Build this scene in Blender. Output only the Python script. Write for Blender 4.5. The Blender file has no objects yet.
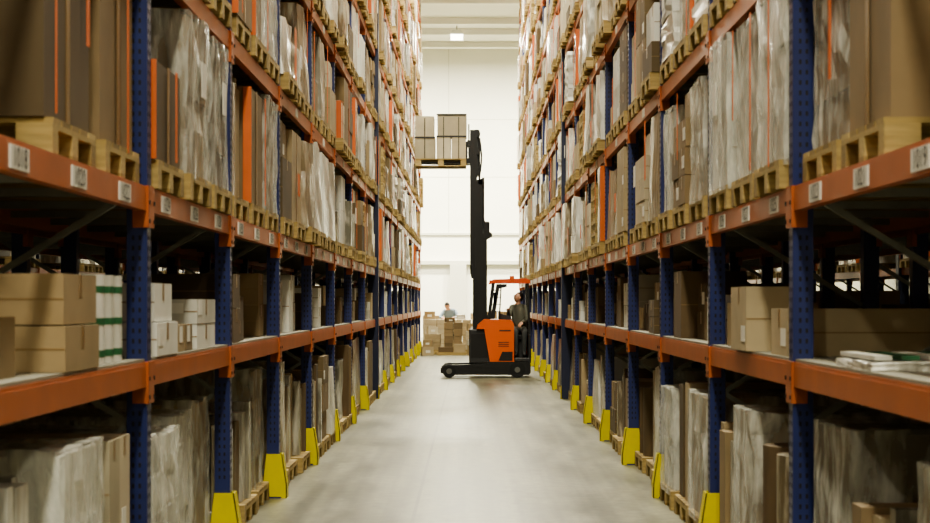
import bpy, math, random
from mathutils import Vector, Matrix
R = random.Random(7)
scene = bpy.context.scene

# ------------------------------------------------------------------ materials
def nm(name):
    m = bpy.data.materials.new(name); m.use_nodes = True
    nt = m.node_tree; b = nt.nodes['Principled BSDF']
    return m, nt, b
def srgb(r, g, b):
    f = lambda c: ((c/255+0.055)/1.055)**2.4 if c > 10 else c/255/12.92
    return (f(r), f(g), f(b), 1)
def simple(name, col, rough=0.5, metal=0.0, nscale=0, var=0.15, emit=0, bump=0, spec=None):
    m, nt, b = nm(name)
    b.inputs['Base Color'].default_value = col
    b.inputs['Roughness'].default_value = rough
    b.inputs['Metallic'].default_value = metal
    if emit:
        b.inputs['Emission Color'].default_value = col
        b.inputs['Emission Strength'].default_value = emit
    if nscale:
        tc = nt.nodes.new('ShaderNodeTexCoord')
        n = nt.nodes.new('ShaderNodeTexNoise'); n.inputs['Scale'].default_value = nscale
        n.inputs['Detail'].default_value = 4
        nt.links.new(tc.outputs['Object'], n.inputs['Vector'])
        mx = nt.nodes.new('ShaderNodeMix'); mx.data_type = 'RGBA'
        mx.inputs[6].default_value = tuple(c*(1-var) for c in col[:3])+(1,)
        mx.inputs[7].default_value = tuple(min(1, c*(1+var)) for c in col[:3])+(1,)
        nt.links.new(n.outputs['Fac'], mx.inputs[0]); nt.links.new(mx.outputs[2], b.inputs['Base Color'])
        if bump:
            bp = nt.nodes.new('ShaderNodeBump'); bp.inputs['Strength'].default_value = bump
            bp.inputs['Distance'].default_value = 0.01
            nt.links.new(n.outputs['Fac'], bp.inputs['Height']); nt.links.new(bp.outputs[0], b.inputs['Normal'])
    return m
def island(name, cols, rough=0.75, nscale=3.0, stretch=(1, 1, 1), bump=0.2, coat=0.0, streak=None):
    m, nt, b = nm(name)
    g = nt.nodes.new('ShaderNodeNewGeometry')
    cr = nt.nodes.new('ShaderNodeValToRGB'); cr.color_ramp.interpolation = 'LINEAR'
    e = cr.color_ramp.elements
    while len(e) < len(cols): e.new(0.5)
    for i, c in enumerate(cols):
        e[i].position = i/(len(cols)-1); e[i].color = c
    nt.links.new(g.outputs['Random Per Island'], cr.inputs[0])
    tc = nt.nodes.new('ShaderNodeTexCoord'); mp = nt.nodes.new('ShaderNodeMapping')
    mp.inputs['Scale'].default_value = stretch
    nt.links.new(tc.outputs['Object'], mp.inputs[0])
    n = nt.nodes.new('ShaderNodeTexNoise'); n.inputs['Scale'].default_value = nscale
    n.inputs['Detail'].default_value = 5
    nt.links.new(mp.outputs[0], n.inputs['Vector'])
    mx = nt.nodes.new('ShaderNodeMix'); mx.data_type = 'RGBA'; mx.blend_type = 'OVERLAY'
    mx.inputs[0].default_value = 0.45
    nt.links.new(cr.outputs[0], mx.inputs[6])
    nt.links.new(n.outputs['Fac'], mx.inputs[7])
    out = mx.outputs[2]
    if streak:
        r2 = nt.nodes.new('ShaderNodeValToRGB'); r2.color_ramp.elements[0].position = 0.46
        r2.color_ramp.elements[1].position = 0.66
        nt.links.new(n.outputs['Fac'], r2.inputs[0])
        m2 = nt.nodes.new('ShaderNodeMix'); m2.data_type = 'RGBA'
        nt.links.new(r2.outputs[0], m2.inputs[0]); nt.links.new(out, m2.inputs[6])
        m2.inputs[7].default_value = streak
        out = m2.outputs[2]
    nt.links.new(out, b.inputs['Base Color'])
    b.inputs['Roughness'].default_value = rough
    b.inputs['Coat Weight'].default_value = coat; b.inputs['Coat Roughness'].default_value = 0.18
    bp = nt.nodes.new('ShaderNodeBump'); bp.inputs['Strength'].default_value = bump
    bp.inputs['Distance'].default_value = 0.02
    nt.links.new(n.outputs['Fac'], bp.inputs['Height']); nt.links.new(bp.outputs[0], b.inputs['Normal'])
    if coat: nt.links.new(bp.outputs[0], b.inputs['Coat Normal'])
    return m

M = {}
M['wood'] = island('pallet_wood', [srgb(126,106,64), srgb(164,142,92), srgb(184,162,112)], 0.8, 8, (0.6, 6, 6), 0.15)
M['card'] = island('cardboard', [srgb(104,88,62), srgb(138,118,86), srgb(156,136,102), srgb(124,104,76)], 0.8, 2.0, (1, 1, 1), 0.1)
M['cardl'] = island('cardboard_light', [srgb(150,134,104), srgb(178,162,132), srgb(162,144,112)], 0.8, 2.0, (1, 1, 1), 0.1)
M['cardp'] = island('cardboard_pale', [srgb(168,158,134), srgb(198,188,164), srgb(182,170,144)], 0.75, 2.0, (1, 1, 1), 0.08)
M['cardd'] = island('cardboard_dark', [srgb(84,68,46), srgb(104,86,62), srgb(94,80,58)], 0.85, 2.0, (1, 1, 1), 0.08)
M['white'] = island('white_carton', [srgb(200,199,190), srgb(220,219,210), srgb(180,178,168)], 0.7, 3.0, (1, 1, 1), 0.08)
M['wrapb'] = island('film_wrapped_brown', [srgb(118,100,74), srgb(142,124,96), srgb(100,88,70)], 0.4, 5, (3, 3, 0.7), 1.0, 0.8, srgb(184,176,156))
M['wrapw'] = island('film_wrapped_white', [srgb(184,182,170), srgb(212,210,200), srgb(158,154,140)], 0.35, 5, (3, 3, 0.7), 1.0, 0.8, srgb(232,231,222))
M['wrapg'] = island('film_wrapped_grey', [srgb(108,104,90), srgb(138,132,116), srgb(92,88,78)], 0.35, 5, (3, 3, 0.7), 1.0, 0.9, srgb(184,180,166))
M['strap'] = simple('orange_strap', srgb(206,104,50), 0.5, 0, 6, 0.2)
M['dark'] = simple('dark_plastic', srgb(42,42,44), 0.5, 0, 6, 0.15)
M['crate'] = simple('dark_grey_board', srgb(78,76,68), 0.7, 0, 6, 0.2)
M['label'] = simple('white_label', srgb(222,220,210), 0.6)
M['tape'] = simple('packing_tape', srgb(136,110,72), 0.3)
M['green'] = simple('green_print', srgb(52,104,70), 0.5)
M['ink'] = simple('black_ink', srgb(22,22,22), 0.6)
m, nt, b = nm('stretch_film')
b.inputs['Base Color'].default_value = srgb(228,228,218); b.inputs['Roughness'].default_value = 0.2
n = nt.nodes.new('ShaderNodeTexNoise'); n.inputs['Scale'].default_value = 4; n.inputs['Detail'].default_value = 5
tc = nt.nodes.new('ShaderNodeTexCoord'); mp = nt.nodes.new('ShaderNodeMapping'); mp.inputs['Scale'].default_value = (3, 3, 0.8)
mp.inputs['Rotation'].default_value = (0.5, 0.2, 0)
nt.links.new(tc.outputs['Object'], mp.inputs[0]); nt.links.new(mp.outputs[0], n.inputs['Vector'])
cr = nt.nodes.new('ShaderNodeValToRGB'); cr.color_ramp.elements[0].position = 0.4; cr.color_ramp.elements[0].color = (0.2,)*3+(1,)
cr.color_ramp.elements[1].position = 0.7; cr.color_ramp.elements[1].color = (0.8,)*3+(1,)
nt.links.new(n.outputs['Fac'], cr.inputs[0]); nt.links.new(cr.outputs[0], b.inputs['Alpha'])
bp = nt.nodes.new('ShaderNodeBump'); bp.inputs['Strength'].default_value = 1.0; bp.inputs['Distance'].default_value = 0.03
nt.links.new(n.outputs['Fac'], bp.inputs['Height']); nt.links.new(bp.outputs[0], b.inputs['Normal'])
M['film'] = m
M['blue'] = simple('blue_painted_steel', srgb(42,52,102), 0.33, 0.0, 5, 0.25)
M['navy'] = simple('navy_painted_steel', srgb(28,34,60), 0.4, 0.0, 5, 0.2)
M['orange'] = simple('orange_painted_steel', srgb(174,96,54), 0.35, 0.0, 4, 0.28)
M['galv'] = simple('galvanised_steel', srgb(140,142,134), 0.42, 0.5, 12, 0.2)
M['deck'] = simple('shelf_deck', srgb(138,135,120), 0.6, 0.0, 6, 0.15)
M['yellow'] = simple('yellow_guard', srgb(214,200,28), 0.45, 0.0, 8, 0.15)
M['black'] = simple('black_steel', srgb(26,26,27), 0.4, 0.2, 6, 0.2)
M['rubber'] = simple('rubber', srgb(22,22,22), 0.8)
M['forange'] = simple('truck_orange', srgb(216,96,36), 0.3, 0.0)
M['fred'] = simple('guard_orange', srgb(206,80,40), 0.35)
M['fgrey'] = simple('truck_grey', srgb(100,100,96), 0.4, 0.3)
M['skin'] = simple('skin', srgb(186,140,112), 0.55)
M['hair'] = simple('hair', srgb(38,29,23), 0.8, 0, 60, 0.4)
M['eye'] = simple('eye', srgb(30,25,22), 0.3)
M['lip'] = simple('lips', srgb(150,84,74), 0.5)
M['shirt'] = simple('work_jacket', srgb(98,98,86), 0.85, 0, 12, 0.2)
M['shirt2'] = simple('light_blue_shirt', srgb(128,142,156), 0.85, 0, 12, 0.1)
M['trous'] = simple('work_trousers', srgb(56,58,58), 0.85, 0, 12, 0.2)
M['shoe'] = simple('shoe', srgb(22,22,22), 0.6)
M['lampbody'] = simple('lamp_housing', srgb(205,205,198), 0.4)
M['diffuser'] = simple('lamp_diffuser', (1, 0.97, 0.86, 1), 0.4, emit=9)
M['ceil'] = simple('ceiling_panel', srgb(224,222,210), 0.8, 0, 0.6, 0.03)
M['ceilbeam'] = simple('ceiling_beam_paint', srgb(228,226,214), 0.7)
M['trim'] = simple('trim_paint', srgb(200,199,186), 0.7)
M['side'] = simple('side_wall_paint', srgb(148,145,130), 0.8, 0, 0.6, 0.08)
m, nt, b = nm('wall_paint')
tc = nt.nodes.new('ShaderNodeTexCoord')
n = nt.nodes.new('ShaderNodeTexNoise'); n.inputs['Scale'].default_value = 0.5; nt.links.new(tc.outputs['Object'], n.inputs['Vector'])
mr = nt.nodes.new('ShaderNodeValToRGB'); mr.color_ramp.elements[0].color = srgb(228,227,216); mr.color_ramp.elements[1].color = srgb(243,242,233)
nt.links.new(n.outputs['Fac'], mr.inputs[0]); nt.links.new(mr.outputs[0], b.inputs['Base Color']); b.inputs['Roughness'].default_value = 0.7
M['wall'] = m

m, nt, b = nm('concrete_floor')
tc = nt.nodes.new('ShaderNodeTexCoord'); sp = nt.nodes.new('ShaderNodeSeparateXYZ'); nt.links.new(tc.outputs['Object'], sp.inputs[0])
def noise(scale, vec, detail=6, rough=0.5):
    n = nt.nodes.new('ShaderNodeTexNoise'); n.inputs['Scale'].default_value = scale; n.inputs['Detail'].default_value = detail; n.inputs['Roughness'].default_value = rough
    mp = nt.nodes.new('ShaderNodeMapping'); mp.inputs['Scale'].default_value = vec
    nt.links.new(tc.outputs['Object'], mp.inputs[0]); nt.links.new(mp.outputs[0], n.inputs['Vector']); return n.outputs['Fac']
n1 = noise(1.0, (1.8, 0.35, 1), 8, 0.68); n2 = noise(9, (1, 1, 1)); n3 = noise(1.0, (7, 0.12, 1)); n4 = noise(0.8, (2.2, 0.9, 1), 8, 0.75)
def ramp(fac, p0, c0, p1, c1):
    cr = nt.nodes.new('ShaderNodeValToRGB'); e = cr.color_ramp.elements
    e[0].position = p0; e[0].color = c0; e[1].position = p1; e[1].color = c1; nt.links.new(fac, cr.inputs[0]); return cr.outputs[0]
def mix(a, c, f, mode):
    x = nt.nodes.new('ShaderNodeMix'); x.data_type = 'RGBA'; x.blend_type = mode; x.inputs[0].default_value = f
    nt.links.new(a, x.inputs[6]); nt.links.new(c, x.inputs[7]); return x.outputs[2]
col = ramp(n1, 0.36, srgb(78,77,60), 0.64, srgb(126,123,101))
col = mix(col, n2, 0.55, 'OVERLAY'); col = mix(col, n3, 0.8, 'OVERLAY')
col = mix(col, ramp(n4, 0.36, (0.55, 0.54, 0.5, 1), 0.47, (1, 1, 1, 1)), 0.7, 'MULTIPLY')   # stains / scuffs
def line(inp, center, period, w):
    a = nt.nodes.new('ShaderNodeMath'); a.operation = 'SUBTRACT'; a.inputs[1].default_value = center; nt.links.new(inp, a.inputs[0])
    p = nt.nodes.new('ShaderNodeMath'); p.operation = 'PINGPONG'; p.inputs[1].default_value = period/2; nt.links.new(a.outputs[0], p.inputs[0])
    c = nt.nodes.new('ShaderNodeMath'); c.operation = 'LESS_THAN'; c.inputs[1].default_value = w; nt.links.new(p.outputs[0], c.inputs[0])
    return c.outputs[0]
l1 = line(sp.outputs[0], -0.42, 5.5, 0.014); l2 = line(sp.outputs[1], 3, 9, 0.03)
mxm = nt.nodes.new('ShaderNodeMath'); mxm.operation = 'MAXIMUM'; nt.links.new(l1, mxm.inputs[0]); nt.links.new(l2, mxm.inputs[1])
ml = nt.nodes.new('ShaderNodeMath'); ml.operation = 'MULTIPLY'; ml.inputs[1].default_value = 0.6; nt.links.new(mxm.outputs[0], ml.inputs[0])
mj = nt.nodes.new('ShaderNodeMix'); mj.data_type = 'RGBA'; mj.inputs[7].default_value = srgb(54,53,42)
nt.links.new(ml.outputs[0], mj.inputs[0]); nt.links.new(col, mj.inputs[6]); nt.links.new(mj.outputs[2], b.inputs['Base Color'])
rr = nt.nodes.new('ShaderNodeMapRange'); rr.inputs[3].default_value = 0.22; rr.inputs[4].default_value = 0.5
nt.links.new(n1, rr.inputs[0]); nt.links.new(rr.outputs[0], b.inputs['Roughness'])
M['floor'] = m

# ------------------------------------------------------------------ mesh builder
class MB:
    def __init__(s): s.v = []; s.f = []; s.m = []; s.sm = []; s.mats = []; s.T = (0, 0, 0, 1)
    def mi(s, k):
        if k not in s.mats: s.mats.append(k)
        return s.mats.index(k)
    def add(s, vs, fs, k, smooth=False):
        o = len(s.v); ox, oy, oz, sg = s.T
        s.v += [(ox+sg*p[0], oy+p[1], oz+p[2]) for p in vs]
        i = s.mi(k)
        for f in fs:
            ff = [o+a for a in f]
            if sg < 0: ff.reverse()
            s.f.append(ff); s.m.append(i); s.sm.append(smooth)
    def box(s, x0, x1, y0, y1, z0, z1, k, mat=None):
        if x0 > x1: x0, x1 = x1, x0
        vs = [(x0,y0,z0),(x1,y0,z0),(x1,y1,z0),(x0,y1,z0),(x0,y0,z1),(x1,y0,z1),(x1,y1,z1),(x0,y1,z1)]
        if mat is not None: vs = [tuple(mat @ Vector(p)) for p in vs]
        s.add(vs, [(3,2,1,0),(4,5,6,7),(0,1,5,4),(1,2,6,5),(2,3,7,6),(3,0,4,7)], k)
    def cbox(s, x0, x1, y0, y1, z0, z1, k, c=0.02):
        if x0 > x1: x0, x1 = x1, x0
        def ring(i, z): return [(x0+i+c,y0+i,z),(x1-i-c,y0+i,z),(x1-i,y0+i+c,z),(x1-i,y1-i-c,z),(x1-i-c,y1-i,z),(x0+i+c,y1-i,z),(x0+i,y1-i-c,z),(x0+i,y0+i+c,z)]
        rs = [ring(c*0.7, z0), ring(0, z0+c), ring(0, z1-c), ring(c*0.7, z1)]
        vs = sum(rs, []); fs = []
        for r in range(3):
            for i in range(8): fs.append((r*8+i, r*8+(i+1) % 8, (r+1)*8+(i+1) % 8, (r+1)*8+i))
        fs.append(tuple(range(7, -1, -1))); fs.append(tuple(range(24, 32)))
        s.add(vs, fs, k)
    def beam(s, a, b_, w, h, k):
        a = Vector(a); b_ = Vector(b_); d = (b_-a); L = d.length
        q = d.to_track_quat('Z', 'Y').to_matrix().to_4x4(); q.translation = a
        s.box(-w/2, w/2, -h/2, h/2, 0, L, k, q)
    def cyl(s, a, b_, r, k, n=12, r2=None, smooth=True):
        a = Vector(a); b_ = Vector(b_); d = b_-a; L = d.length; r2 = r if r2 is None else r2
        q = d.to_track_quat('Z', 'Y').to_matrix()
        vs = []
        for i in range(n):
            t = 2*math.pi*i/n; vs.append(tuple(a+q @ Vector((r*math.cos(t), r*math.sin(t), 0))))
        for i in range(n):
            t = 2*math.pi*i/n; vs.append(tuple(a+q @ Vector((r2*math.cos(t), r2*math.sin(t), L))))
        s.add(vs, [(i, (i+1) % n, n+(i+1) % n, n+i) for i in range(n)], k, smooth)
        s.add(vs, [tuple(range(n-1, -1, -1)), tuple(range(n, 2*n))], k)
    def prism(s, prof, y0, y1, k):
        n = len(prof)
        vs = [(p[0], y0, p[1]) for p in prof]+[(p[0], y1, p[1]) for p in prof]
        s.add(vs, [(i, (i+1) % n, n+(i+1) % n, n+i) for i in range(n)]+[tuple(range(n-1, -1, -1)), tuple(range(n, 2*n))], k)
    def wob(s, x0, x1, y0, y1, z0, z1, k, amp, rng, n=4, taper=0.0):
        idx = {}; vs = []
        def g(i, j, l):
            if (i, j, l) not in idx:
                u, v_, w = i/n, j/n, l/n
                x = x0+(x1-x0)*u; y = y0+(y1-y0)*v_; z = z0+(z1-z0)*w
                cx, cy = (x0+x1)/2, (y0+y1)/2
                sc = 1-taper*w
                ed = (i in (0, n)) and (j in (0, n))
                if ed: sc *= 0.975
                x = cx+(x-cx)*sc+rng.uniform(-amp, amp); y = cy+(y-cy)*sc+rng.uniform(-amp, amp)
                if 0 < l: z += rng.uniform(-amp, amp)
                idx[(i, j, l)] = len(vs); vs.append((x, y, z))
            return idx[(i, j, l)]
        fs = []
        for a in range(n):
            for c in range(n):
                fs += [(g(a,c,0),g(a,c+1,0),g(a+1,c+1,0),g(a+1,c,0)), (g(a,c,n),g(a+1,c,n),g(a+1,c+1,n),g(a,c+1,n)),
                       (g(a,0,c),g(a+1,0,c),g(a+1,0,c+1),g(a,0,c+1)), (g(a,n,c),g(a,n,c+1),g(a+1,n,c+1),g(a+1,n,c)),
                       (g(0,a,c),g(0,a,c+1),g(0,a+1,c+1),g(0,a+1,c)), (g(n,a,c),g(n,a+1,c),g(n,a+1,c+1),g(n,a,c+1))]
        s.add(vs, fs, k, False)
    def ell(s, c, r, k, rot=None, fn=None, nu=16, nv=12):
        vs = []; c = Vector(c)
        for j in range(nv+1):
            ph = math.pi*j/nv
            for i in range(nu):
                t = 2*math.pi*i/nu
                p = Vector((math.sin(ph)*math.cos(t)*r[0], math.sin(ph)*math.sin(t)*r[1], math.cos(ph)*r[2]))
                if fn: p = fn(p)
                if rot: p = rot @ p
                vs.append(tuple(c+p))
        fs = []
        for j in range(nv):
            for i in range(nu): fs.append((j*nu+i, (j+1)*nu+i, (j+1)*nu+(i+1) % nu, j*nu+(i+1) % nu))
        s.add(vs, fs, k, True)
    def mesh(s, name):
        me = bpy.data.meshes.new(name); me.from_pydata(s.v, [], s.f)
        for k in s.mats: me.materials.append(M[k])
        me.polygons.foreach_set('material_index', s.m); me.polygons.foreach_set('use_smooth', s.sm)
        me.update(); return me
    def obj(s, name, parent=None, loc=None):
        me = s.mesh(name)
        if loc is not None:
            me.transform(Matrix.Translation(-Vector(loc)))
        o = bpy.data.objects.new(name, me); scene.collection.objects.link(o)
        if loc is not None: o.location = loc
        if parent: o.parent = parent
        return o
def empty(name, loc=(0, 0, 0)):
    e = bpy.data.objects.new(name, None); scene.collection.objects.link(e); e.location = loc; return e

# ------------------------------------------------------------------ room shell
XW, Y0, Y1, H = 13.0, -14.0, 72.0, 11.75
b = MB(); b.box(-XW, XW, Y0, Y1, -0.1, 0, 'floor'); b.obj('floor')
b = MB(); b.box(-XW, XW, Y0, Y1, H, H+0.1, 'ceil'); b.obj('ceiling')
b = MB(); b.box(-XW, XW, Y1, Y1+0.2, 0, H, 'wall'); b.obj('wall_back')
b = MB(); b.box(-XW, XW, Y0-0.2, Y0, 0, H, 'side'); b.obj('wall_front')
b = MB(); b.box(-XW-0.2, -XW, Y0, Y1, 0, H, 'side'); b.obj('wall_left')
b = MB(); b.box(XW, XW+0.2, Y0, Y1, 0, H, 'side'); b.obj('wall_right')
b = MB(); b.box(-XW, XW, Y1-0.10, Y1, 4.27, 4.36, 'trim'); b.obj('trim_1')
b = MB(); b.box(-XW, XW, Y1-0.30, Y1, 3.1, 3.24, 'trim'); b.obj('trim_2')
b = MB()
for x in (-6.2, -3.1, -0.85, 3.1, 6.2): b.box(x-0.012, x+0.012, Y1-0.012, Y1, 4.38, H, 'trim')
for z in (6.6, 8.9): b.box(-XW, XW, Y1-0.012, Y1, z-0.01, z+0.01, 'trim')
b.obj('trim_3')
b = MB(); b.box(-0.8, -0.15, Y1-0.35, Y1, 0, 3.1, 'trim'); b.box(-XW, -0.8, Y1-0.04, Y1, 0, 0.18, 'trim'); b.box(-0.15, XW, Y1-0.04, Y1, 0, 0.18, 'trim')
b.obj('baseboard_back')
b = MB()
for y in list(range(-12, 60, 6))+[60, 64.4, 67, 70.3]:
    b.box(-XW, XW, y-0.12, y+0.12, H-0.2, H, 'ceilbeam')
    b.box(-XW, XW, y-0.2, y+0.2, H-0.23, H-0.2, 'ceilbeam')
b.obj('trim_4')
def lamp(x, y, w, size=0.9, z=H-0.4):
    b = MB(); h = size/2
    b.prism([(x-h*0.6, z+0.16), (x+h*0.6, z+0.16), (x+h, z), (x-h, z)], y-h, y+h, 'lampbody')
    b.box(x-h*0.9, x+h*0.9, y-h*0.9, y+h*0.9, z-0.16, z-0.001, 'diffuser')
    b.cyl((x, y, z+0.16), (x, y, H), 0.02, 'galv', 8)
    o = b.obj('ceiling_lamp')
    ld = bpy.data.lights.new('lamp_panel', 'AREA'); ld.shape = 'SQUARE'; ld.size = size*0.88; ld.energy = w
    ld.color = (1.0, 0.955, 0.765)
    lo = bpy.data.objects.new('lamp_panel', ld); scene.collection.objects.link(lo); lo.location = (x, y, z-0.17); lo.parent = o
for i in range(11):  # those behind the camera are unseen, added as frontal fill for the racks
    y = -9+6*i
    lamp(0, y, 1100 if y < 0 else 680 if y < 18 else 900)
    if i % 2 == 0:
        for x in (-5.5, 5.5): lamp(x, y+3 if i else y, 1200 if i == 0 else 560)
for (x, y) in ((-7, 60), (7, 60), (-3.6, 58.5), (3.6, 58.5), (-4, 66.0), (4, 66.0)): lamp(x, y, 2900)  # out-of-view lamps added at the sides to brighten the back wall
lamp(-0.48, 65.6, 1500, 0.5, H-0.42)

# ------------------------------------------------------------------ racking
FX = 1.56; DEP = 1.1; PY = lambda n: 8.75+3*n
LV = [1.25, 2.10]+[3.3+1.2*k for k in range(7)]
def rack(b, n0, n1, near=False, top=11.2):
    for n in range(n0, n1+1):
        y = PY(n)
        big = (n == 7)
        for x in (FX, FX+DEP-0.1):
            k = 'navy' if big else 'blue'
            b.box(x, x+0.1, y-0.05, y+0.05, 0.01, top, k)
            b.box(x-0.02, x+0.12, y-0.08, y+0.08, 0, 0.012, k)
            if big and x == FX: b.box(x-0.05, x+0.12, y-0.1, y+0.1, 0.012, top, k)
        z = 0.45; i = 0; xa, xb = FX+0.09, FX+DEP-0.09
        b.beam((xa, y, 0.2), (xb, y, 0.2), 0.03, 0.03, 'galv')
        zz = [(xb, 0.45)]
        while zz[-1][1] < top-0.7:
            zz.append((xa if len(zz) % 2 else xb, zz[-1][1]+0.56))
        b.beam((xa, y, 0.2), (xb, y, 0.45), 0.035, 0.03, 'galv')
        for p, q in zip(zz, zz[1:]): b.beam((p[0], y, p[1]), (q[0], y, q[1]), 0.035, 0.03, 'galv')
        for z in LV:
            for x0, x1 in ((FX-0.012, FX+0.02), (FX+DEP-0.02, FX+DEP+0.012)):
                b.box(x0, x1, y-0.075, y+0.075, z-0.14, z+0.062, 'orange')
            if near: b.box(FX-0.012, FX+0.07, y-0.06, y-0.05, z-0.14, z+0.062, 'orange')
            if near and n < 6:
                for zz_ in (z-0.11, z-0.02):
                    b.box(FX-0.018, FX-0.012, y-0.07, y-0.055, zz_-0.01, zz_+0.01, 'ink'); b.box(FX-0.018, FX-0.012, y+0.055, y+0.07, zz_-0.01, zz_+0.01, 'ink')
        if near and n < 7:
            z = 0.45
            while z < 5.2:
                if all(not(l-0.17 < z < l+0.1) for l in LV):
                    for dy in (-0.026, 0.026): b.box(FX-0.0015, FX, y+dy-0.006, y+dy+0.006, z, z+0.022, 'ink')
                    b.box(FX+0.03, FX+0.042, y-0.0515, y-0.05, z, z+0.022, 'ink')
                    b.box(FX+0.062, FX+0.074, y-0.0515, y-0.05, z, z+0.022, 'ink')
                z += 0.05
    for n in range(n0, n1):
        ya, yb = PY(n)+0.05, PY(n+1)-0.05
        for z in LV:
            for x, sg in ((FX, 1), (FX+DEP, -1)):
                b.box(x, x+sg*0.05, ya, yb, z-0.06, z+0.045, 'orange')
                b.box(x+sg*0.004, x+sg*0.035, ya, yb, z+0.045, z+0.06, 'orange')
            for t in ((0.25, 0.75) if z == LV[0] else (0.167, 0.5, 0.833)):
                yy = ya+(yb-ya)*t; b.box(FX+0.05, FX+DEP-0.05, yy-0.02, yy+0.02, z-0.02, z+0.02, 'galv')
        z = LV[0]
        for i in range(4):
            w = (yb-ya)/4
            b.box(FX+0.012, FX+DEP-0.012, ya+i*w+0.004, ya+(i+1)*w-0.004, z+0.062, z+0.075, 'deck')

def text_into(b, txt, face_x, y, z, size):
    c = bpy.data.curves.new('t', 'FONT'); c.body = txt; c.size = size; c.align_x = 'CENTER'; c.align_y = 'CENTER'
    o = bpy.data.objects.new('t', c); scene.collection.objects.link(o)
    bpy.context.view_layer.update()
    me = o.to_mesh()
    sg = b.T[3]
    vs = [(face_x, y+(-1 if sg > 0 else 1)*v.co.x, z+v.co.y) for v in me.vertices]
    b.add(vs, [tuple(p.vertices) for p in me.polygons], 'ink')
    o.to_mesh_clear(); bpy.data.objects.remove(o); bpy.data.curves.remove(c)

SL = (-0.95, 0, 0.95)
for sg in (1, -1):
    b = MB(); b.T = (0, 0, 0, sg)
    rack(b, -2, 16, near=True)
    num = 1013 if sg > 0 else 1012
    for n in range(-2, 16):
        for i, d in enumerate(SL):
            y = PY(n)+1.5+d; z = LV[1]-0.005
            y += -0.08
            b.box(FX-0.006, FX, y-0.13, y+0.13, z-0.04, z+0.042, 'label')
            if n < 3: text_into(b, str(num), FX-0.0075, y, z, 0.10)
            num += 2
            if n > 1 and i == 1:
                for zl in LV[2:5]: b.box(FX-0.006, FX, y-0.1, y+0.1, zl-0.04, zl+0.035, 'label')
    ro = b.obj('pallet_rack')
    b = MB(); b.T = (0, 0, 0, sg)
    for n in range(-2, 17):
        y = PY(n)
        for yy in (y-0.072, y+0.064):
            b.prism([(FX-0.065, 0.0), (FX-0.065, 0.12), (FX-0.028, 0.36), (FX+0.10, 0.36), (FX+0.14, 0.0)], yy, yy+0.008, 'yellow')
        b.prism([(FX-0.065, 0.0), (FX-0.065, 0.12), (FX-0.028, 0.36), (FX-0.02, 0.36), (FX-0.057, 0.12), (FX-0.057, 0)], y-0.072, y+0.072, 'yellow')
    g = b.obj('upright_guards'); g.parent = ro
b = MB(); rack(b, -2, 16); rm = b.mesh('rack_rear')
for dx in (1.32, 5.55, -5.54, -9.77):
    o = bpy.data.objects.new('pallet_rack', rm); scene.collection.objects.link(o); o.location = (dx, 0, 0)

# ------------------------------------------------------------------ loads
def pallet(b, w=0.8, d=1.2, simple_=False, z=0.0):
    h = w/2
    for y in (-h+0.05, 0, h-0.05):
        b.box(0, d, y-0.05, y+0.05, z, z+0.022, 'wood')
        for x in (0.0, d/2-0.07, d-0.14): b.box(x, x+0.14, y-0.05, y+0.05, z+0.022, z+0.1, 'wood')
    for x in (0.0, d/2-0.07, d-0.14): b.box(x, x+0.14, -h, h, z+0.1, z+0.122, 'wood')
    if simple_: b.box(0, d, -h, h, z+0.122, z+0.144, 'wood')
    else:
        n = 5; pw = w/n
        for i in range(n): b.box(0, d, -h+i*pw+0.012, -h+(i+1)*pw-0.012, z+0.122, z+0.144, 'wood')

def cartons(b, x0, x1, y0, y1, z0, z1, nx, ny, nz, k, rng, j=0.008, tape=False, gap=0.004):
    for a in range(nx):
        for c in range(ny):
            for l in range(nz):
                q = lambda: rng.uniform(0, j)
                xa = x0+(x1-x0)*a/nx+gap+q(); xb = x0+(x1-x0)*(a+1)/nx-gap-q()
                ya = y0+(y1-y0)*c/ny+gap+q(); yb = y0+(y1-y0)*(c+1)/ny-gap-q()
                za = z0+(z1-z0)*l/nz; zb = z0+(z1-z0)*(l+1)/nz-0.004
                b.box(xa, xb, ya, yb, za, zb, k)
                if tape:
                    ym = (ya+yb)/2
                    b.box(xa-0.0015, xa, ym-0.025, ym+0.025, zb-0.09, zb, 'tape')
                    b.box(xa, xb, ya-0.0015, ya, za+(zb-za)*0.5-0.003, za+(zb-za)*0.5+0.003, 'tape')
                    if rng.random() < 0.3: b.box(xa-0.002, xa, ya+0.05, ya+0.05+min(0.14, (yb-ya)*0.4), za+0.05, za+0.14, 'label')
                    if rng.random() < 0.12: b.box(xa+0.08, xa+0.2, ya-0.002, ya, za+0.06, za+0.12, 'label')

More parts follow.
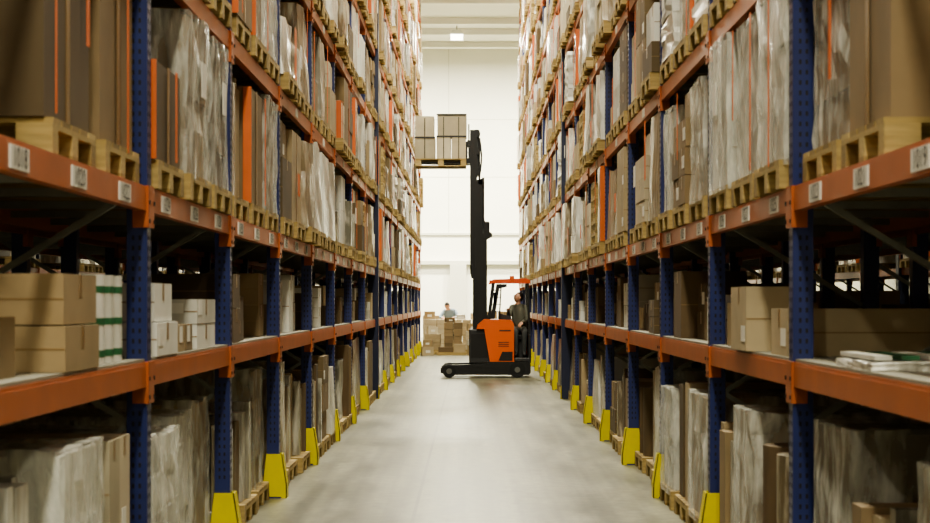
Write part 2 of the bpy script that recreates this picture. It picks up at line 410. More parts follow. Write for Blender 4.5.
def load(b, kind, h, rng, near=False, w=0.84, noP=False, straps=True, film=True):
    z0 = 0.0
    if kind == 'empties':
        for i in range(int((h+0.14)/0.148)): pallet(b, 0.8, 1.2, not near, i*0.148)
        return
    if not noP: pallet(b, 0.8, 1.2, not near); z0 = 0.146
    y0, y1 = -w/2, w/2; x0, x1 = rng.uniform(-0.01, 0.04), 1.15; zt = z0+h
    tape = near; J = rng.choice([0.006, 0.012, 0.03])
    if kind == 'big':
        k = rng.choice(['card', 'cardd', 'card', 'cardl'])
        cartons(b, x0, x1, y0, y1, z0, zt, 1, 1, 1, k, rng, tape=False)
        if near:
            b.box(x0+0.001, x0+0.004, -0.03, 0.03, z0, zt, 'tape'); b.box(x0+0.3, x0+0.36, y0+0.001, y0+0.005, z0, zt-0.01, 'tape')
    elif kind in ('cart', 'cartp', 'cartw'):
        k = {'cart': rng.choice(['card', 'cardl', 'card', 'cardd']), 'cartp': 'cardp', 'cartw': 'white'}[kind]
        nz = rng.choice([2, 3, 4]); ny = rng.choice([1, 2, 2]); top = rng.random()
        if top < 0.4 and nz > 2:
            zm = z0+(zt-z0)*(nz-1)/nz
            cartons(b, x0, x1, y0, y1, z0, zm, 2, ny, nz-1, k, rng, j=J, tape=tape)
            cartons(b, x0+0.05, x1, y0, y0+(y1-y0)*rng.uniform(0.45, 0.6), zm, zt, 2, 1, 1, k, rng, tape=tape)
        else:
            cartons(b, x0, x1, y0, y1, z0, zt, 2, ny, nz, k, rng, j=J, tape=tape)
            if near and film and top > 0.6: b.wob(x0-0.01, x1, y0-0.008, y1+0.008, z0-0.03, zt+0.01, 'film', 0.006, rng, 6)
    elif kind == 'mix':
        zm = z0+h*rng.uniform(0.35, 0.6)
        cartons(b, x0, x1, y0, y1, z0, zm, 2, 1, 1, rng.choice(['card', 'cardl', 'cardd']), rng, tape=tape)
        cartons(b, x0+0.02, x1, y0+0.03, y1-rng.uniform(0.02, 0.25), zm, zt-rng.uniform(0, 0.12), 2, rng.choice([1, 2]), 1, rng.choice(['white', 'card', 'cardp']), rng, j=J, tape=tape)
    elif kind in ('wrapb', 'wrapw', 'wrapg'):
        if near and film:
            cartons(b, x0+0.02, x1-0.02, y0+0.02, y1-0.02, z0, zt-0.02, 2, rng.choice([1, 2]), rng.choice([2, 3, 4]), {'wrapb': 'card', 'wrapw': 'white', 'wrapg': rng.choice(['card', 'cardd'])}[kind], rng, j=0.02)
            b.wob(x0, x1, y0, y1, z0-0.03, zt, 'film', 0.011, rng, 7)
        else:
            b.wob(x0, x1, y0, y1, z0-0.02, zt, kind, 0.016, rng, 3, rng.uniform(0, 0.07))
    elif kind == 'sack':
        nl = max(3, int(h/0.16))
        for l in range(nl):
            za, zb = z0+h*l/nl, z0+h*(l+1)/nl
            b.wob(x0, x1, y0, y1, za, zb-0.004, 'wrapw' if rng.random() < 0.6 else 'white', 0.012, rng, 3)
    elif kind == 'roll':
        r = w/4
        for i in range(2):
            for j_ in range(2):
                b.cyl((x0+r+j_*2.2*r, y0+r+i*2*r, z0), (x0+r+j_*2.2*r, y0+r+i*2*r, zt*rng.uniform(0.9, 1)), r*0.97, rng.choice(['card', 'wrapb', 'cardd']), 14)
    elif kind == 'panels':
        y = y0
        while y < y1-0.08:
            t = min(rng.uniform(0.08, 0.26), y1-y)
            b.box(x0+rng.uniform(0, 0.1), x1-rng.uniform(0, 0.2), y, y+t-0.006, z0, zt-rng.uniform(0, 0.2), rng.choice(['card', 'cardd', 'wrapg', 'wrapb', 'cardl', 'wrapg', 'wrapw'])); y += t
    if not straps: return
    t = rng.random()
    if kind not in ('roll', 'sack', 'panels') and t < 0.45:
        for yy in rng.sample([-0.3, -0.15, 0.12, 0.28, y1-0.04], 1 if t < 0.33 else 2):
            ww = rng.choice([0.010, 0.016, 0.024] if near else [0.012, 0.022, 0.034]); zq = rng.choice([z0-0.02, z0+0.02, z0+h*0.4]); b.box(x0-0.022, x0-0.018, yy-ww, yy+ww, zq, zt-0.01, 'strap')
        if t < 0.12: b.box(x0-0.01, x0+0.05, y0-0.014, y0-0.010, z0, zt-0.01, 'strap')
    elif t < 0.56:
        b.box(x0-0.02, x0-0.016, -0.08, 0.08, z0+h*0.5, z0+h*0.5+0.2, 'label')
    elif t < 0.63:
        b.box(x0-0.02, x0-0.016, -0.1, 0.06, z0+h*0.3, z0+h*0.3+0.2, 'strap')

KN = {'big': 'large_carton_on_pallet', 'cart': 'carton_stack_on_pallet', 'cartp': 'pale_carton_stack_on_pallet', 'cartw': 'white_carton_stack_on_pallet', 'mix': 'mixed_cartons_on_pallet',
      'wrapb': 'film_wrapped_pallet_load', 'wrapw': 'film_wrapped_pallet_load', 'wrapg': 'film_wrapped_pallet_load', 'sack': 'sack_stack_on_pallet', 'roll': 'cardboard_drums_on_pallet', 'panels': 'flat_pack_cartons_on_pallet', 'empties': 'empty_pallet_stack'}
KINDS = ['big', 'cart', 'cart', 'cartp', 'cartw', 'mix', 'mix', 'wrapb', 'wrapw', 'wrapw', 'wrapw', 'wrapg', 'wrapg', 'wrapb', 'wrapb', 'sack', 'panels', 'empties']
HERO = {(-1,0,-1,0): None, (1,0,-1,0): None,
        (-1,0,-1,1): ('big', 0.94), (-1,0,-1,2): ('big', 0.90), (1,0,-1,1): ('big', 0.94), (1,0,-1,2): ('wrapb', 0.72),
        (-1,0,0,0): ('big', 0.5), (-1,0,0,1): ('wrapg', 0.92), (-1,0,0,2): ('wrapg', 0.9),
        (1,0,0,0): ('wrapw', 0.9), (1,0,0,1): ('wrapw', 0.92), (1,0,0,2): ('cartw', 0.92)}
YN = 21.0
LTOP = 0.062
for sg in (1, -1):
    far = MB()
    for li, z in enumerate(LV[1:]):
        for n in range(-1, 16):
            for s_, d in enumerate(SL):
                rng = random.Random((sg+2)*1000003+li*10007+(n+3)*101+s_*7+11)
                y = PY(n)+1.5+d
                vis = z < 1.6+302/1800*(y+2)+0.3
                if not vis and y < YN: continue
                key = (sg, li, n, s_)
                kind = rng.choice(KINDS); h = rng.uniform(0.76, 0.9)
                if z > 10: h = min(h, 0.8)
                if rng.random() < 0.18: h *= rng.uniform(0.5, 0.8)
                if rng.random() < 0.03: continue
                if key in HERO:
                    if HERO[key] is None: continue
                    kind, h = HERO[key]
                h = min(h, 0.9)
                if n < 0: face = FX+rng.uniform(0.01, 0.03)
                elif n < 2: face = FX-rng.uniform(0.0, 0.04)
                else: face = FX-rng.uniform(0.0, 0.10)
                wd = rng.uniform(0.74, 0.88)
                if y < YN:
                    b = MB(); b.T = (sg*face, y, z+LTOP, sg); load(b, kind, h, rng, True, w=wd, film=y < 15)
                    b.obj(KN[kind], loc=(sg*face, y, z+LTOP))
                else:
                    far.T = (sg*face, y, z+LTOP, sg); load(far, kind, h, rng, False, w=wd)
    for n in range(-1, 16):
        for s_, d in enumerate(SL):
            rng = random.Random((sg+2)*900001+(n+3)*211+s_*13+5)
            y = PY(n)+1.5+d
            kind = rng.choice(['panels', 'wrapg', 'wrapb', 'panels', 'big', 'roll', 'wrapg', 'mix', 'wrapg', 'panels', 'wrapw', 'wrapw', 'cart']); h = rng.uniform(0.66, 0.95)
            if n == 0 and s_ == 0 and sg > 0: kind = 'roll'
            if n == 0 and s_ == 1: kind = 'wrapw' if sg < 0 else 'wrapg'
            face = FX+rng.uniform(-0.03, 0.07)
            if y < YN:
                b = MB(); b.T = (sg*face, y, 0.001, sg); load(b, kind, h, rng, True, w=rng.uniform(0.66, 0.86), straps=False, film=y < 15); b.obj(KN[kind], loc=(sg*face, y, 0))
            else: far.T = (sg*face, y, 0.001, sg); load(far, kind, h, rng, False, straps=False)
    zs = LV[0]+0.077
    for n in range(1, 16):
        b = MB() if n < 4 else far
        for i in range(5):
            rng = random.Random((sg+2)*700001+(n+3)*307+i*17+3)
            if rng.random() < 0.2: continue
            y = PY(n)+0.42+i*0.54; w = rng.uniform(0.34, 0.5); h = rng.uniform(0.2, 0.56); k = rng.choice(['card', 'cardl', 'white', 'card', 'cardd', 'white', 'cardd'])
            b.T = (sg*(FX+rng.uniform(0.0, 0.2)), y, zs, sg)
            cartons(b, 0, rng.uniform(0.5, 0.85), -w/2, w/2, 0, h, 1, 1, rng.choice([1, 2]), k, rng, tape=n < 4)
        if n < 4: b.obj('cardboard_boxes', loc=(sg*FX, PY(n)+1.5, zs))
    far.obj('stored_pallet_loads')

zs = LV[0]+0.077
def cbx(name, sg, x0, x1, y0, y1, z0, z1, k, tape=True, nz=1, ny=1, nx=1, seed=1):
    b = MB(); b.T = (0, 0, 0, sg)
    cartons(b, x0, x1, y0, y1, z0, z1, nx, ny, nz, k, random.Random(seed), tape=tape); return b.obj(name, loc=(sg*(x0+x1)/2, (y0+y1)/2, z0))
cbx('cardboard_box', -1, 1.56, 2.4, 6.95, 7.6, zs, 1.51, 'card')
cbx('cardboard_box', -1, 1.57, 2.42, 7.0, 7.62, 1.512, 1.715, 'card', seed=2)
cbx('cardboard_box', -1, 1.66, 2.0, 6.1, 6.6, zs, 1.55, 'card', seed=3)
b = MB(); b.T = (0, 0, 0, -1)
for i in range(3):
    yy = 7.85+i*0.2
    b.cyl((1.68, yy, zs), (1.68, yy, 1.72), 0.085, 'white', 14)
    for zz in (1.36, 1.5, 1.64): b.cyl((1.68, yy, zz), (1.68, yy, zz+0.03), 0.087, 'green', 14)
b.box(1.8, 2.2, 7.75, 8.35, zs, 1.68, 'white')
b.obj('packaging_rolls')
cbx('white_carton', -1, 1.56, 2.2, 9.0, 9.65, zs, 1.5, 'white', seed=4)
cbx('white_carton', -1, 1.58, 2.25, 9.05, 9.6, 1.502, 1.70, 'white', seed=5)
cbx('cardboard_box', -1, 1.58, 1.95, 9.8, 10.3, zs, 1.48, 'card', seed=6, ny=2)
cbx('white_carton', -1, 1.58, 2.2, 10.45, 11.2, zs, 1.62, 'white', seed=7, nz=2)
cbx('cardboard_box', 1, 1.53, 1.84, 10.0, 10.6, zs, 1.69, 'cardl', seed=8)
cbx('cardboard_box', 1, 1.58, 2.35, 9.0, 9.5, zs, 1.57, 'cardl', seed=9)
cbx('cardboard_box', 1, 1.62, 2.1, 10.8, 11.4, zs, 1.6, 'card', seed=10)
b = MB()
b.wob(1.58, 2.15, 7.1, 7.8, zs, zs+0.035, 'wrapw', 0.004, R, 5)
for i in range(5): b.box(1.60+i*0.11, 1.67+i*0.11, 7.12, 7.78, zs+0.042, zs+0.06, 'green' if i % 2 else 'white')
b.obj('flat_packaged_sheets')

b = MB()
for li, z in enumerate([0.0-LTOP]+LV[1:]):
    for n in range(-2, 16):
        for s_, d in enumerate(SL):
            if R.random() < (0.25 if li < 2 else 0.1): continue
            y = PY(n)+1.5+d; b.T = (FX-0.05, y, z+LTOP+0.001, 1)
            load(b, R.choice(KINDS), R.uniform(0.6, 0.88), R, False)
for n in range(-2, 16):
    for i in range(5):
        if R.random() < 0.45: continue
        w = R.uniform(0.3, 0.5); b.T = (FX+R.uniform(0.02, 0.2), PY(n)+0.42+i*0.54, zs, 1)
        cartons(b, 0, 0.7, -w/2, w/2, 0, R.uniform(0.15, 0.45), 1, 1, 1, R.choice(['card', 'cardl', 'white', 'cardd']), R)
gm = b.mesh('stored_goods')
for dx in (1.32, 5.55, -5.54, -9.77):
    o = bpy.data.objects.new('stored_pallet_loads', gm); scene.collection.objects.link(o); o.location = (dx, 0, 0)

# ------------------------------------------------------------------ reach truck
FY = 38.6
truck = empty('reach_truck_forklift', (0.5, FY, 0))
def part(b, name):
    o = b.obj(name); o.parent = truck; o.matrix_parent_inverse = Matrix.Translation((-0.5, -FY, 0)); return o
def T0(): b = MB(); b.T = (0, FY, 0, 1); return b
b = T0()
for y in (-0.56, 0.56):
    b.prism([(-0.62, 0.10), (-0.62, 0.2), (-0.54, 0.27), (0.5, 0.3), (0.5, 0.06), (-0.36, 0.06)], y-0.07, y+0.07, 'black')
b.box(0.05, 0.5, -0.5, 0.5, 0.08, 0.3, 'black')
b.prism([(0.3, 0.06), (0.3, 0.34), (1.24, 0.34), (1.28, 0.28), (1.28, 0.1), (1.24, 0.06)], -0.62, 0.62, 'black')
part(b, 'chassis_legs')
b = T0()
for y in (-0.56, 0.56):
    b.cyl((-0.44, y-0.075, 0.14), (-0.44, y+0.075, 0.14), 0.14, 'rubber', 24); b.cyl((-0.44, y-0.08, 0.14), (-0.44, y+0.08, 0.14), 0.06, 'fgrey', 16)
b.cyl((1.0, -0.635, 0.17), (1.0, -0.5, 0.17), 0.17, 'rubber', 24); b.cyl((1.0, -0.64, 0.17), (1.0, -0.5, 0.17), 0.06, 'fgrey', 16)
b.cyl((1.0, 0.3, 0.17), (1.0, 0.48, 0.17), 0.17, 'rubber', 24)
part(b, 'wheels')
b = T0()
b.cbox(-0.02, 0.44, -0.5, 0.5, 0.30, 1.02, 'dark', 0.02)
b.box(0.02, 0.40, -0.505, -0.5, 0.42, 0.92, 'black')
part(b, 'battery_box')
b = T0()
hull = [(0.42, 0.34), (0.93, 0.34), (0.93, 1.12), (0.88, 1.22), (0.30, 1.24), (0.16, 1.12), (0.14, 1.03), (0.30, 1.03)]
b.prism(hull, -0.6, 0.6, 'forange')
b.prism([(0.60, 0.36), (0.90, 0.36), (0.90, 0.55), (0.68, 0.55)], -0.606, -0.6, 'black')
for i in range(3): b.box(0.60, 0.82, -0.606, -0.6, 0.66+i*0.04, 0.675+i*0.04, 'dark')
b.box(0.62, 0.86, -0.605, -0.6, 0.98, 1.01, 'dark')
b.prism([(0.62, 1.22), (0.62, 1.36), (0.86, 1.30), (0.9, 1.22)], -0.35, 0.3, 'dark')
for y in (-0.25, -0.15, -0.05): b.cyl((0.8, y, 1.3), (0.82, y, 1.4), 0.012, 'black', 8); b.ell((0.82, y, 1.41), (0.02,)*3, 'dark', nu=8, nv=6)
part(b, 'body_hull')
b = T0()
b.cbox(0.93, 1.28, -0.6, 0.6, 0.34, 0.42, 'dark', 0.015)
b.cbox(1.235, 1.29, -0.6, 0.62, 0.3, 0.92, 'dark', 0.02)
b.cbox(0.93, 1.235, 0.3, 0.62, 0.42, 0.98, 'forange', 0.02)
part(b, 'cab_body')
b = T0()
b.cbox(0.94, 1.22, -0.12, 0.34, 0.78, 0.9, 'black', 0.03); b.cbox(0.94, 1.22, 0.34, 0.44, 0.98, 1.5, 'black', 0.03)
b.box(1.02, 1.14, 0.0, 0.26, 0.42, 0.78, 'dark')
part(b, 'seat')
b = T0()
for y in (-0.52, 0.52):
    b.beam((0.40, y, 1.2), (0.50, y, 2.02), 0.06, 0.06, 'black'); b.beam((1.26, y, 0.9), (1.22, y, 2.02), 0.05, 0.05, 'black')
    b.prism([(0.40, 1.98), (0.42, 2.04), (0.5, 2.08), (1.2, 2.10), (1.27, 2.06), (1.28, 1.99), (1.2, 2.0), (0.5, 2.0)], y-0.05, y+0.05, 'fred')
for x in (0.44, 0.6, 0.76, 0.92, 1.08, 1.22): b.box(x-0.025, x+0.025, -0.5, 0.5, 2.0, 2.06, 'fred')
for i in range(9):
    y = -0.48+i*0.12; b.beam((0.41, y, 1.25), (0.48, y, 1.98), 0.012, 0.012, 'black')
for z in (1.4, 1.6, 1.8): b.beam((0.42+(z-1.25)*0.1, -0.5, z), (0.42+(z-1.25)*0.1, 0.5, z), 0.012, 0.012, 'black')
b.box(0.5, 0.56, -0.5, -0.2, 1.55, 1.8, 'dark')
b.prism([(0.44, 1.24), (0.44, 1.30), (0.56, 1.98), (0.78, 1.98), (0.78, 1.92), (0.62, 1.88), (0.52, 1.24)], -0.50, -0.47, 'black')
b.beam((0.62, -0.49, 1.24), (0.66, -0.49, 1.98), 0.03, 0.03, 'black')
for z in (1.4, 1.55, 1.7, 1.85): b.beam((0.46, -0.49, z), (0.66, -0.49, z), 0.014, 0.014, 'black')
b.cyl((0.9, 0.0, 2.06), (0.9, 0.0, 2.16), 0.05, 'strap', 12)
part(b, 'overhead_guard')
b = T0()
for y in (-0.36, 0.36):
    s_ = 1 if y > 0 else -1
    b.box(0.12, 0.36, y-0.035, y+0.035, 0.12, 3.05, 'black')
    b.box(0.06, 0.26, y-s_*0.08-0.03, y-s_*0.08+0.03, 1.0, 4.2, 'black')
    b.box(0.0, 0.15, y-s_*0.15-0.028, y-s_*0.15+0.028, 2.2, 5.27, 'black')
    b.cyl((0.33, y-s_*0.1, 0.3), (0.33, y-s_*0.1, 2.9), 0.035, 'dark', 12)
    b.cyl((0.28, y-s_*0.15, 2.9), (0.28, y-s_*0.15, 4.25), 0.028, 'dark', 10)
    b.cyl((0.20, y-s_*0.2, 2.6), (0.20, y-s_*0.2, 5.1), 0.02, 'dark', 6)
    b.box(0.04, 0.19, y-s_*0.22-0.01, y-s_*0.22+0.01, 4.3, 5.2, 'dark')
for z in (0.2, 1.2, 2.95): b.box(0.30, 0.38, -0.4, 0.4, z, z+0.12, 'black')
for z in (1.1, 2.4, 4.1): b.box(0.18, 0.28, -0.31, 0.31, z, z+0.12, 'black')
for z in (2.3, 3.4, 4.3, 4.75, 5.12): b.box(0.08, 0.2, -0.24, 0.24, z, z+0.15, 'black')
b.cbox(0.0, 0.42, -0.2, 0.2, 2.95, 3.32, 'black', 0.03)
b.prism([(0.30, 2.9), (0.47, 2.98), (0.47, 3.06), (0.36, 3.12), (0.30, 3.4)], -0.42, -0.38, 'black')
b.cyl((0.3, -0.3, 3.05), (0.3, 0.3, 3.05), 0.1, 'dark', 16); b.cyl((0.14, -0.22, 5.2), (0.14, 0.22, 5.2), 0.08, 'dark', 14)
b.cbox(0.02, 0.34, -0.3, -0.1, 2.1, 2.4, 'dark', 0.03)
for y in (-0.1, 0.02, 0.1):
    for i in range(10):
        a = 3.2+i*0.19; b.cyl((0.22+0.03*math.sin(i), y, a), (0.22+0.03*math.sin(i+1), y, a+0.2), 0.02, 'dark', 6)
part(b, 'mast')
FZ = 4.60
b = T0()
b.box(-0.06, 0.0, -0.34, 0.34, FZ-0.05, FZ+0.06, 'black'); b.box(-0.06, 0.0, -0.34, 0.34, FZ+0.34, FZ+0.44, 'black')
for y in (-0.34, -0.17, 0.0, 0.17, 0.34): b.box(-0.04, -0.01, y-0.015, y+0.015, FZ, FZ+0.78, 'black')
b.box(-0.04, -0.01, -0.355, 0.355, FZ+0.75, FZ+0.78, 'black')
b.box(-0.01, 0.1, -0.18, 0.18, FZ-0.02, FZ+0.42, 'black')
for y in (-0.2, 0.2):
    b.prism([(-0.05, FZ+0.42), (-0.05, FZ-0.06), (-1.14, FZ-0.03), (-1.14, FZ-0.01), (-0.09, FZ), (-0.09, FZ+0.42)], y-0.05, y+0.05, 'black')
part(b, 'fork_carriage')
b = MB(); b.T = (-0.08, FY, FZ+0.002, -1)
def pallet2(b, w, d):
    h = w/2
    for y in (-h+0.05, 0, h-0.05):
        b.box(0, d, y-0.05, y+0.05, -0.12, -0.10, 'wood')
        for x in (0.0, d/2-0.06, d-0.12): b.box(x, x+0.12, y-0.045, y+0.045, -0.10, 0.0, 'wood')
    for x in (0.0, d/2-0.06, d-0.12): b.box(x, x+0.12, -h, h, 0.0, 0.02, 'wood')
    for i in range(5): b.box(0, d, -h+i*w/5+0.01, -h+(i+1)*w/5-0.01, 0.02, 0.042, 'wood')
pallet2(b, 0.84, 1.08)
rng = random.Random(4)
cartons(b, 0.0, 0.64, -0.4, 0.4, 0.045, 0.52, 2, 2, 1, 'cardp', rng, j=0.012, gap=0.006)
cartons(b, -0.02, 0.63, -0.4, 0.4, 0.52, 1.0, 1, 2, 1, 'cardp', rng, j=0.012, gap=0.006)
cartons(b, 0.65, 1.1, -0.38, 0.4, 0.045, 0.5, 1, 2, 1, 'cardp', rng, j=0.01, gap=0.006)
cartons(b, 0.67, 1.1, -0.38, 0.4, 0.5, 0.95, 1, 2, 1, 'cardp', rng, j=0.01, gap=0.006)
for x in (0.16, 0.48, 0.88):
    b.box(x-0.01, x+0.01, -0.405, -0.4, 0.045, 0.93 if x < 0.6 else 0.9, 'crate')
for z in (0.5, 0.96): b.box(-0.01, 0.63, -0.404, -0.4, z, z+0.03, 'dark')
b.box(0.66, 1.09, -0.39, -0.385, 0.48, 0.51, 'dark')
b.obj('lifted_carton_pallet', loc=(-0.6, FY, FZ))

# ------------------------------------------------------------------ people
def skin_mesh(verts, edges, radii, sub=2):
    me = bpy.data.meshes.new('sk'); me.from_pydata(verts, edges, []); o = bpy.data.objects.new('sk', me); scene.collection.objects.link(o)
    md = o.modifiers.new('Skin', 'SKIN')
    sv = me.skin_vertices[0].data
    for i, r in enumerate(radii):
        sv[i].radius = r if isinstance(r, tuple) else (r, r); sv[i].use_root = (i == 0)
    md.use_smooth_shade = True
    ss = o.modifiers.new('Sub', 'SUBSURF'); ss.levels = sub; ss.render_levels = sub
    dg = bpy.context.evaluated_depsgraph_get(); dg.update()
    ev = o.evaluated_get(dg); m2 = ev.to_mesh()
    vs = [tuple(v.co) for v in m2.vertices]; fs = [tuple(p.vertices) for p in m2.polygons]
    ev.to_mesh_clear(); bpy.data.objects.remove(o); bpy.data.meshes.remove(me)
    return vs, fs
def segd(p, a, c):
    ab = c-a; t = max(0, min(1, (p-a).dot(ab)/max(1e-9, ab.length_squared))); return (p-(a+ab*t)).length
def person(name, J, face, shirt, trous):
    b = MB()
    names = list(J.keys()); P = [Vector(J[k]) for k in names]; ix = {k: i for i, k in enumerate(names)}
    E = [('pelvis','spine'),('spine','chest'),('chest','neck'),('neck','skull')]
    for s_ in 'LR': E += [('chest','sh'+s_),('sh'+s_,'el'+s_),('el'+s_,'wr'+s_),('pelvis','hip'+s_),('hip'+s_,'kn'+s_),('kn'+s_,'an'+s_),('an'+s_,'toe'+s_)]
    RD = {'pelvis': .145, 'spine': .135, 'chest': .15, 'neck': .06, 'skull': .053, 'sh': .076, 'el': .05, 'wr': .034, 'hip': .098, 'kn': .068, 'an': .05, 'toe': .042}
    rad = [RD[k] if k in RD else RD[k[:-1]] for k in names]
    vs, fs = skin_mesh([tuple(p) for p in P], [(ix[a], ix[c]) for a, c in E], rad, 3)
    pel = Vector(J['pelvis']); ua = (Vector(J['spine'])-pel).normalized(); ua = (ua+Vector((0, 0, 1))).normalized()
    groups = {}
    for f in fs:
        c = sum((Vector(vs[i]) for i in f), Vector())/len(f)
        best = min(E, key=lambda e: segd(c, Vector(J[e[0]]), Vector(J[e[1]])))
        nm_ = best[1]
        if nm_ in ('skull',): k = 'skin'
        elif nm_ == 'spine' or nm_[:-1] == 'hip' or nm_[:-1] == 'kn': k = shirt if (c-pel).dot(ua) > 0.0 and (c-pel).length < 0.3 else trous
        elif nm_[:-1] == 'an': k = trous
        elif nm_[:-1] == 'toe': k = 'shoe'
        else: k = shirt
        groups.setdefault(k, []).append(f)
    for k, g in groups.items():
        used = sorted({i for f in g for i in f}); mp_ = {a: i for i, a in enumerate(used)}
        b.add([vs[i] for i in used], [tuple(mp_[i] for i in f) for f in g], k, True)
    F = Vector(face).normalized(); upg = (Vector(J['skull'])-Vector(J['neck'])).normalized()
    side = F.cross(upg).normalized(); up = side.cross(F).normalized()
    Rm = Matrix((side, F, up)).transposed()
    hc = Vector(J['skull'])+up*0.075+F*0.015
    def hf(p):
        z = p.z/0.115
        sx = 1-0.28*max(0, -z)**1.3; sy = 1-0.1*max(0, -z)
        return Vector((p.x*sx, p.y*sy+(0.012*max(0, -z) if p.y > 0 else -0.0), p.z))
    b.ell(hc, (.076, .095, .115), 'skin', Rm, hf, 24, 18)
    L = lambda x, y, z: hc+Rm @ Vector((x, y, z))
    b.cyl(L(0, .088, .022), L(0, .110, -.020), .007, 'skin', 8, .013); b.ell(L(0, .104, -.022), (.016, .011, .010), 'skin', Rm, None, 10, 8)
    for sx in (-1, 1):
        b.ell(L(sx*.03, .083, .008), (.013, .007, .006), 'label', Rm, None, 10, 8); b.ell(L(sx*.03, .0885, .008), (.006, .004, .005), 'eye', Rm, None, 8, 6)
        b.ell(L(sx*.03, .086, .025), (.018, .006, .004), 'hair', Rm, None, 8, 6)
        b.ell(L(sx*.077, -.005, -.005), (.01, .02, .032), 'skin', Rm, None, 10, 8)
    b.ell(L(0, .088, -.055), (.024, .008, .006), 'lip', Rm, None, 10, 6)
    def hair(p):
        t = (p.y+0.098)/0.196
        zmin = -0.055+0.115*max(0, min(1, (t-0.35)/0.4))
        if p.z < zmin: return Vector((p.x*0.86, p.y*0.86, zmin))
        return p
    b.ell(hc+up*0.010-F*0.006, (.083, .100, .117), 'hair', Rm, hair, 32, 28)
    for s_, sd in (('L', 1), ('R', -1)):
        w = Vector(J['wr'+s_]); d = (w-Vector(J['el'+s_])).normalized()
        hd = Vector((d.x, d.y, d.z-0.25)).normalized()
        lat = hd.cross(Vector((0, 0, 1))).normalized()*sd; nrm = lat.cross(hd).normalized()
        if nrm.z > 0: nrm = -nrm
        V = [w-d*0.02, w+hd*0.035, w+hd*0.06]; Ed = [(0, 1), (1, 2)]; Rr = [.03, .032, .03]
        for i, (o_, ln) in enumerate(((-.03, .062), (-.01, .075), (.01, .08), (.029, .072))):
            a = w+hd*0.085+lat*o_; c1 = a+(hd*0.9+nrm*0.3)*ln*0.5; c2 = c1+(hd*0.6+nrm*0.75)*ln*0.3; c3 = c2+(hd*0.3+nrm*0.9)*ln*0.25
            k = len(V); V += [a, c1, c2, c3]; Ed += [(2, k), (k, k+1), (k+1, k+2), (k+2, k+3)]; Rr += [.0125, .0095, .009, .0075]
        t0 = w+hd*0.035+lat*0.032; t1 = t0+(lat*0.6+hd*0.7)*0.035; t2 = t1+(hd*0.9+nrm*0.3)*0.03
        k = len(V); V += [t0, t1, t2]; Ed += [(1, k), (k, k+1), (k+1, k+2)]; Rr += [.015, .011, .009]
        hv, hfz = skin_mesh([tuple(v) for v in V], Ed, Rr, 1); b.add(hv, hfz, 'skin', True)
    return b.obj(name, loc=tuple(J['pelvis']))

dx, dy = 1.06, FY
person('forklift_driver', {
 'pelvis': (dx, dy+0.17, 1.02), 'spine': (dx, dy+0.16, 1.18), 'chest': (dx-0.01, dy+0.14, 1.38), 'neck': (dx-0.02, dy+0.12, 1.56), 'skull': (dx-0.04, dy+0.11, 1.62),
 'shL': (dx-0.17, dy+0.12, 1.47), 'elL': (dx-0.24, dy-0.0, 1.25), 'wrL': (dx-0.24, dy-0.14, 1.40),
 'shR': (dx+0.13, dy+0.13, 1.47), 'elR': (dx+0.15, dy+0.04, 1.22), 'wrR': (dx+0.04, dy-0.18, 1.16),
 'hipL': (dx-0.08, dy+0.13, 0.99), 'knL': (dx-0.09, dy-0.28, 0.98), 'anL': (dx-0.08, dy-0.32, 0.52), 'toeL': (dx-0.09, dy-0.46, 0.46),
 'hipR': (dx+0.08, dy+0.13, 0.99), 'knR': (dx+0.10, dy-0.26, 0.98), 'anR': (dx+0.09, dy-0.28, 0.52), 'toeR': (dx+0.10, dy-0.42, 0.46)},
 (-0.75, -0.35, 0.45), 'shirt', 'trous')
wx, wy = -0.66, 57.95
person('warehouse_worker', {
 'pelvis': (wx+0.06, wy+0.1, 0.93), 'spine': (wx+0.04, wy+0.02, 1.08), 'chest': (wx, wy-0.12, 1.24), 'neck': (wx-0.03, wy-0.24, 1.37), 'skull': (wx-0.05, wy-0.29, 1.41),
 'shL': (wx-0.19, wy-0.14, 1.29), 'elL': (wx-0.29, wy-0.30, 1.11), 'wrL': (wx-0.21, wy-0.54, 1.11),
 'shR': (wx+0.19, wy-0.14, 1.29), 'elR': (wx+0.29, wy-0.30, 1.11), 'wrR': (wx+0.16, wy-0.54, 1.11),
 'hipL': (wx-0.03, wy+0.1, 0.88), 'knL': (wx-0.05, wy+0.06, 0.48), 'anL': (wx-0.06, wy+0.12, 0.09), 'toeL': (wx-0.08, wy-0.04, 0.045),
 'hipR': (wx+0.15, wy+0.1, 0.88), 'knR': (wx+0.18, wy+0.08, 0.48), 'anR': (wx+0.19, wy+0.16, 0.09), 'toeR': (wx+0.19, wy+0.0, 0.045)},
 (-0.25, -0.85, -0.5), 'shirt2', 'trous')

def farpal(name, x, y, w, d, h, k, nx, ny, nz, seed):
    b = MB(); b.T = (x, y, 0.001, 1); pallet(b, d, w, True)
    cartons(b, 0.02, w-0.02, -d/2+0.02, d/2-0.02, 0.146, h, nx, ny, nz, k, random.Random(seed), j=0.02, tape=True); b.obj(name, loc=(x, y, 0))
farpal('carton_stack_on_pallet', -1.42, 55.2, 0.55, 0.8, 0.62, 'cardl', 1, 2, 2, 1)
farpal('carton_stack_on_pallet', -0.82, 55.2, 0.62, 0.8, 0.98, 'card', 2, 2, 4, 2)
farpal('carton_stack_on_pallet', -0.16, 55.4, 0.5, 0.8, 0.7, 'cardp', 1, 2, 2, 6)
farpal('carton_stack_on_pallet', -1.5, 56.9, 0.9, 0.9, 1.06, 'cardp', 2, 2, 3, 3)
farpal('carton_stack_on_pallet', -0.55, 56.9, 0.9, 0.9, 1.04, 'cardl', 3, 2, 4, 8)
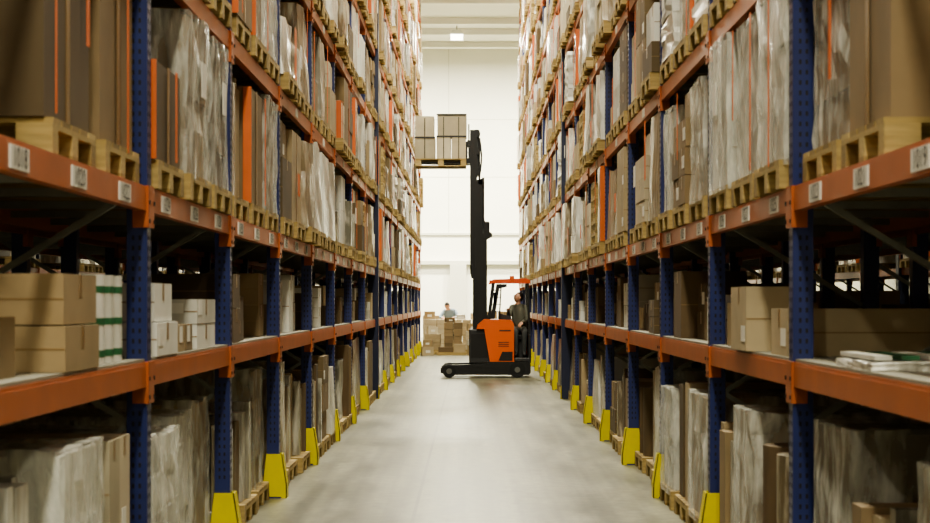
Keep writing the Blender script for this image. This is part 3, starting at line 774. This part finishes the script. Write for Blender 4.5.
farpal('carton_stack_on_pallet', 0.42, 57.2, 0.9, 0.9, 1.3, 'card', 2, 2, 4, 9)
farpal('carton_stack_on_pallet', -1.6, 60.5, 1.1, 0.9, 1.15, 'card', 3, 2, 4, 12)
b = MB(); b.T = (-1.0, 54.2, 0, 1)
b.box(0, 0.9, -0.2, 0.25, 0.001, 0.09, 'wood'); b.box(0.05, 0.5, -0.18, 0.2, 0.09, 0.24, 'cardd'); b.box(0.52, 0.86, -0.18, 0.2, 0.09, 0.33, 'cardl'); b.obj('low_pallet_of_cartons', loc=(-1.0, 54.2, 0))
# loose cartons on the floor and on top of the stacks
rr_ = random.Random(21)
def loose(x, y, z, w, h, k, rot=0.0):
    b = MB(); q = Matrix.Rotation(rot, 4, 'Z')
    b.box(-w/2, w/2, -0.13, 0.13, 0, h, k, q); b.box(-w/2-0.001, w/2+0.001, -0.02, 0.02, h, h+0.002, 'tape', q); b.box(-w*0.2, w*0.2, -0.132, -0.13, h*0.3, h*0.6, 'label', q)
    o = b.obj('cardboard_box'); o.location = (x, y, z)
loose(-1.28, 53.95, 0.001, 0.34, 0.26, 'cardl', 0.2); loose(-1.26, 53.97, 0.264, 0.28, 0.2, 'card', -0.1)
loose(0.12, 53.9, 0.001, 0.36, 0.3, 'card', -0.15); loose(0.1, 53.9, 0.304, 0.3, 0.18, 'white', 0.1)
loose(-1.15, 55.2, 0.623, 0.3, 0.22, 'cardp', 0.15); loose(-0.62, 55.05, 0.981, 0.26, 0.14, 'cardd', 0.25); loose(0.08, 55.35, 0.701, 0.34, 0.24, 'card', 0.1)
loose(-1.27, 56.75, 1.062, 0.34, 0.24, 'card', 0.0); loose(0.15, 57.0, 1.044, 0.26, 0.2, 'cardl', 0.1)
b = MB(); b.wob(-0.42, -0.14, 56.6, 56.85, 1.045, 1.2, 'white', 0.01, R, 3); b.obj('paper_parcel')

# ------------------------------------------------------------------ camera / world
w = bpy.data.worlds.new('World'); scene.world = w; w.use_nodes = True
w.node_tree.nodes['Background'].inputs[0].default_value = (0.5, 0.5, 0.46, 1); w.node_tree.nodes['Background'].inputs[1].default_value = 0.3
cd = bpy.data.cameras.new('Camera'); co = bpy.data.objects.new('Camera', cd); scene.collection.objects.link(co)
co.location = (0, 0, 1.6); co.rotation_euler = (math.pi/2, 0, 0)
cd.sensor_width = 36; cd.lens = 1800*36/930
cd.shift_x = -5/930; cd.shift_y = 40.5/930
cd.clip_end = 200
cd.dof.use_dof = True; cd.dof.focus_distance = 28; cd.dof.aperture_fstop = 5.0
scene.camera = co
scene.view_settings.view_transform = 'AgX'
scene.view_settings.look = 'AgX - Medium High Contrast'
scene.view_settings.exposure = -0.38
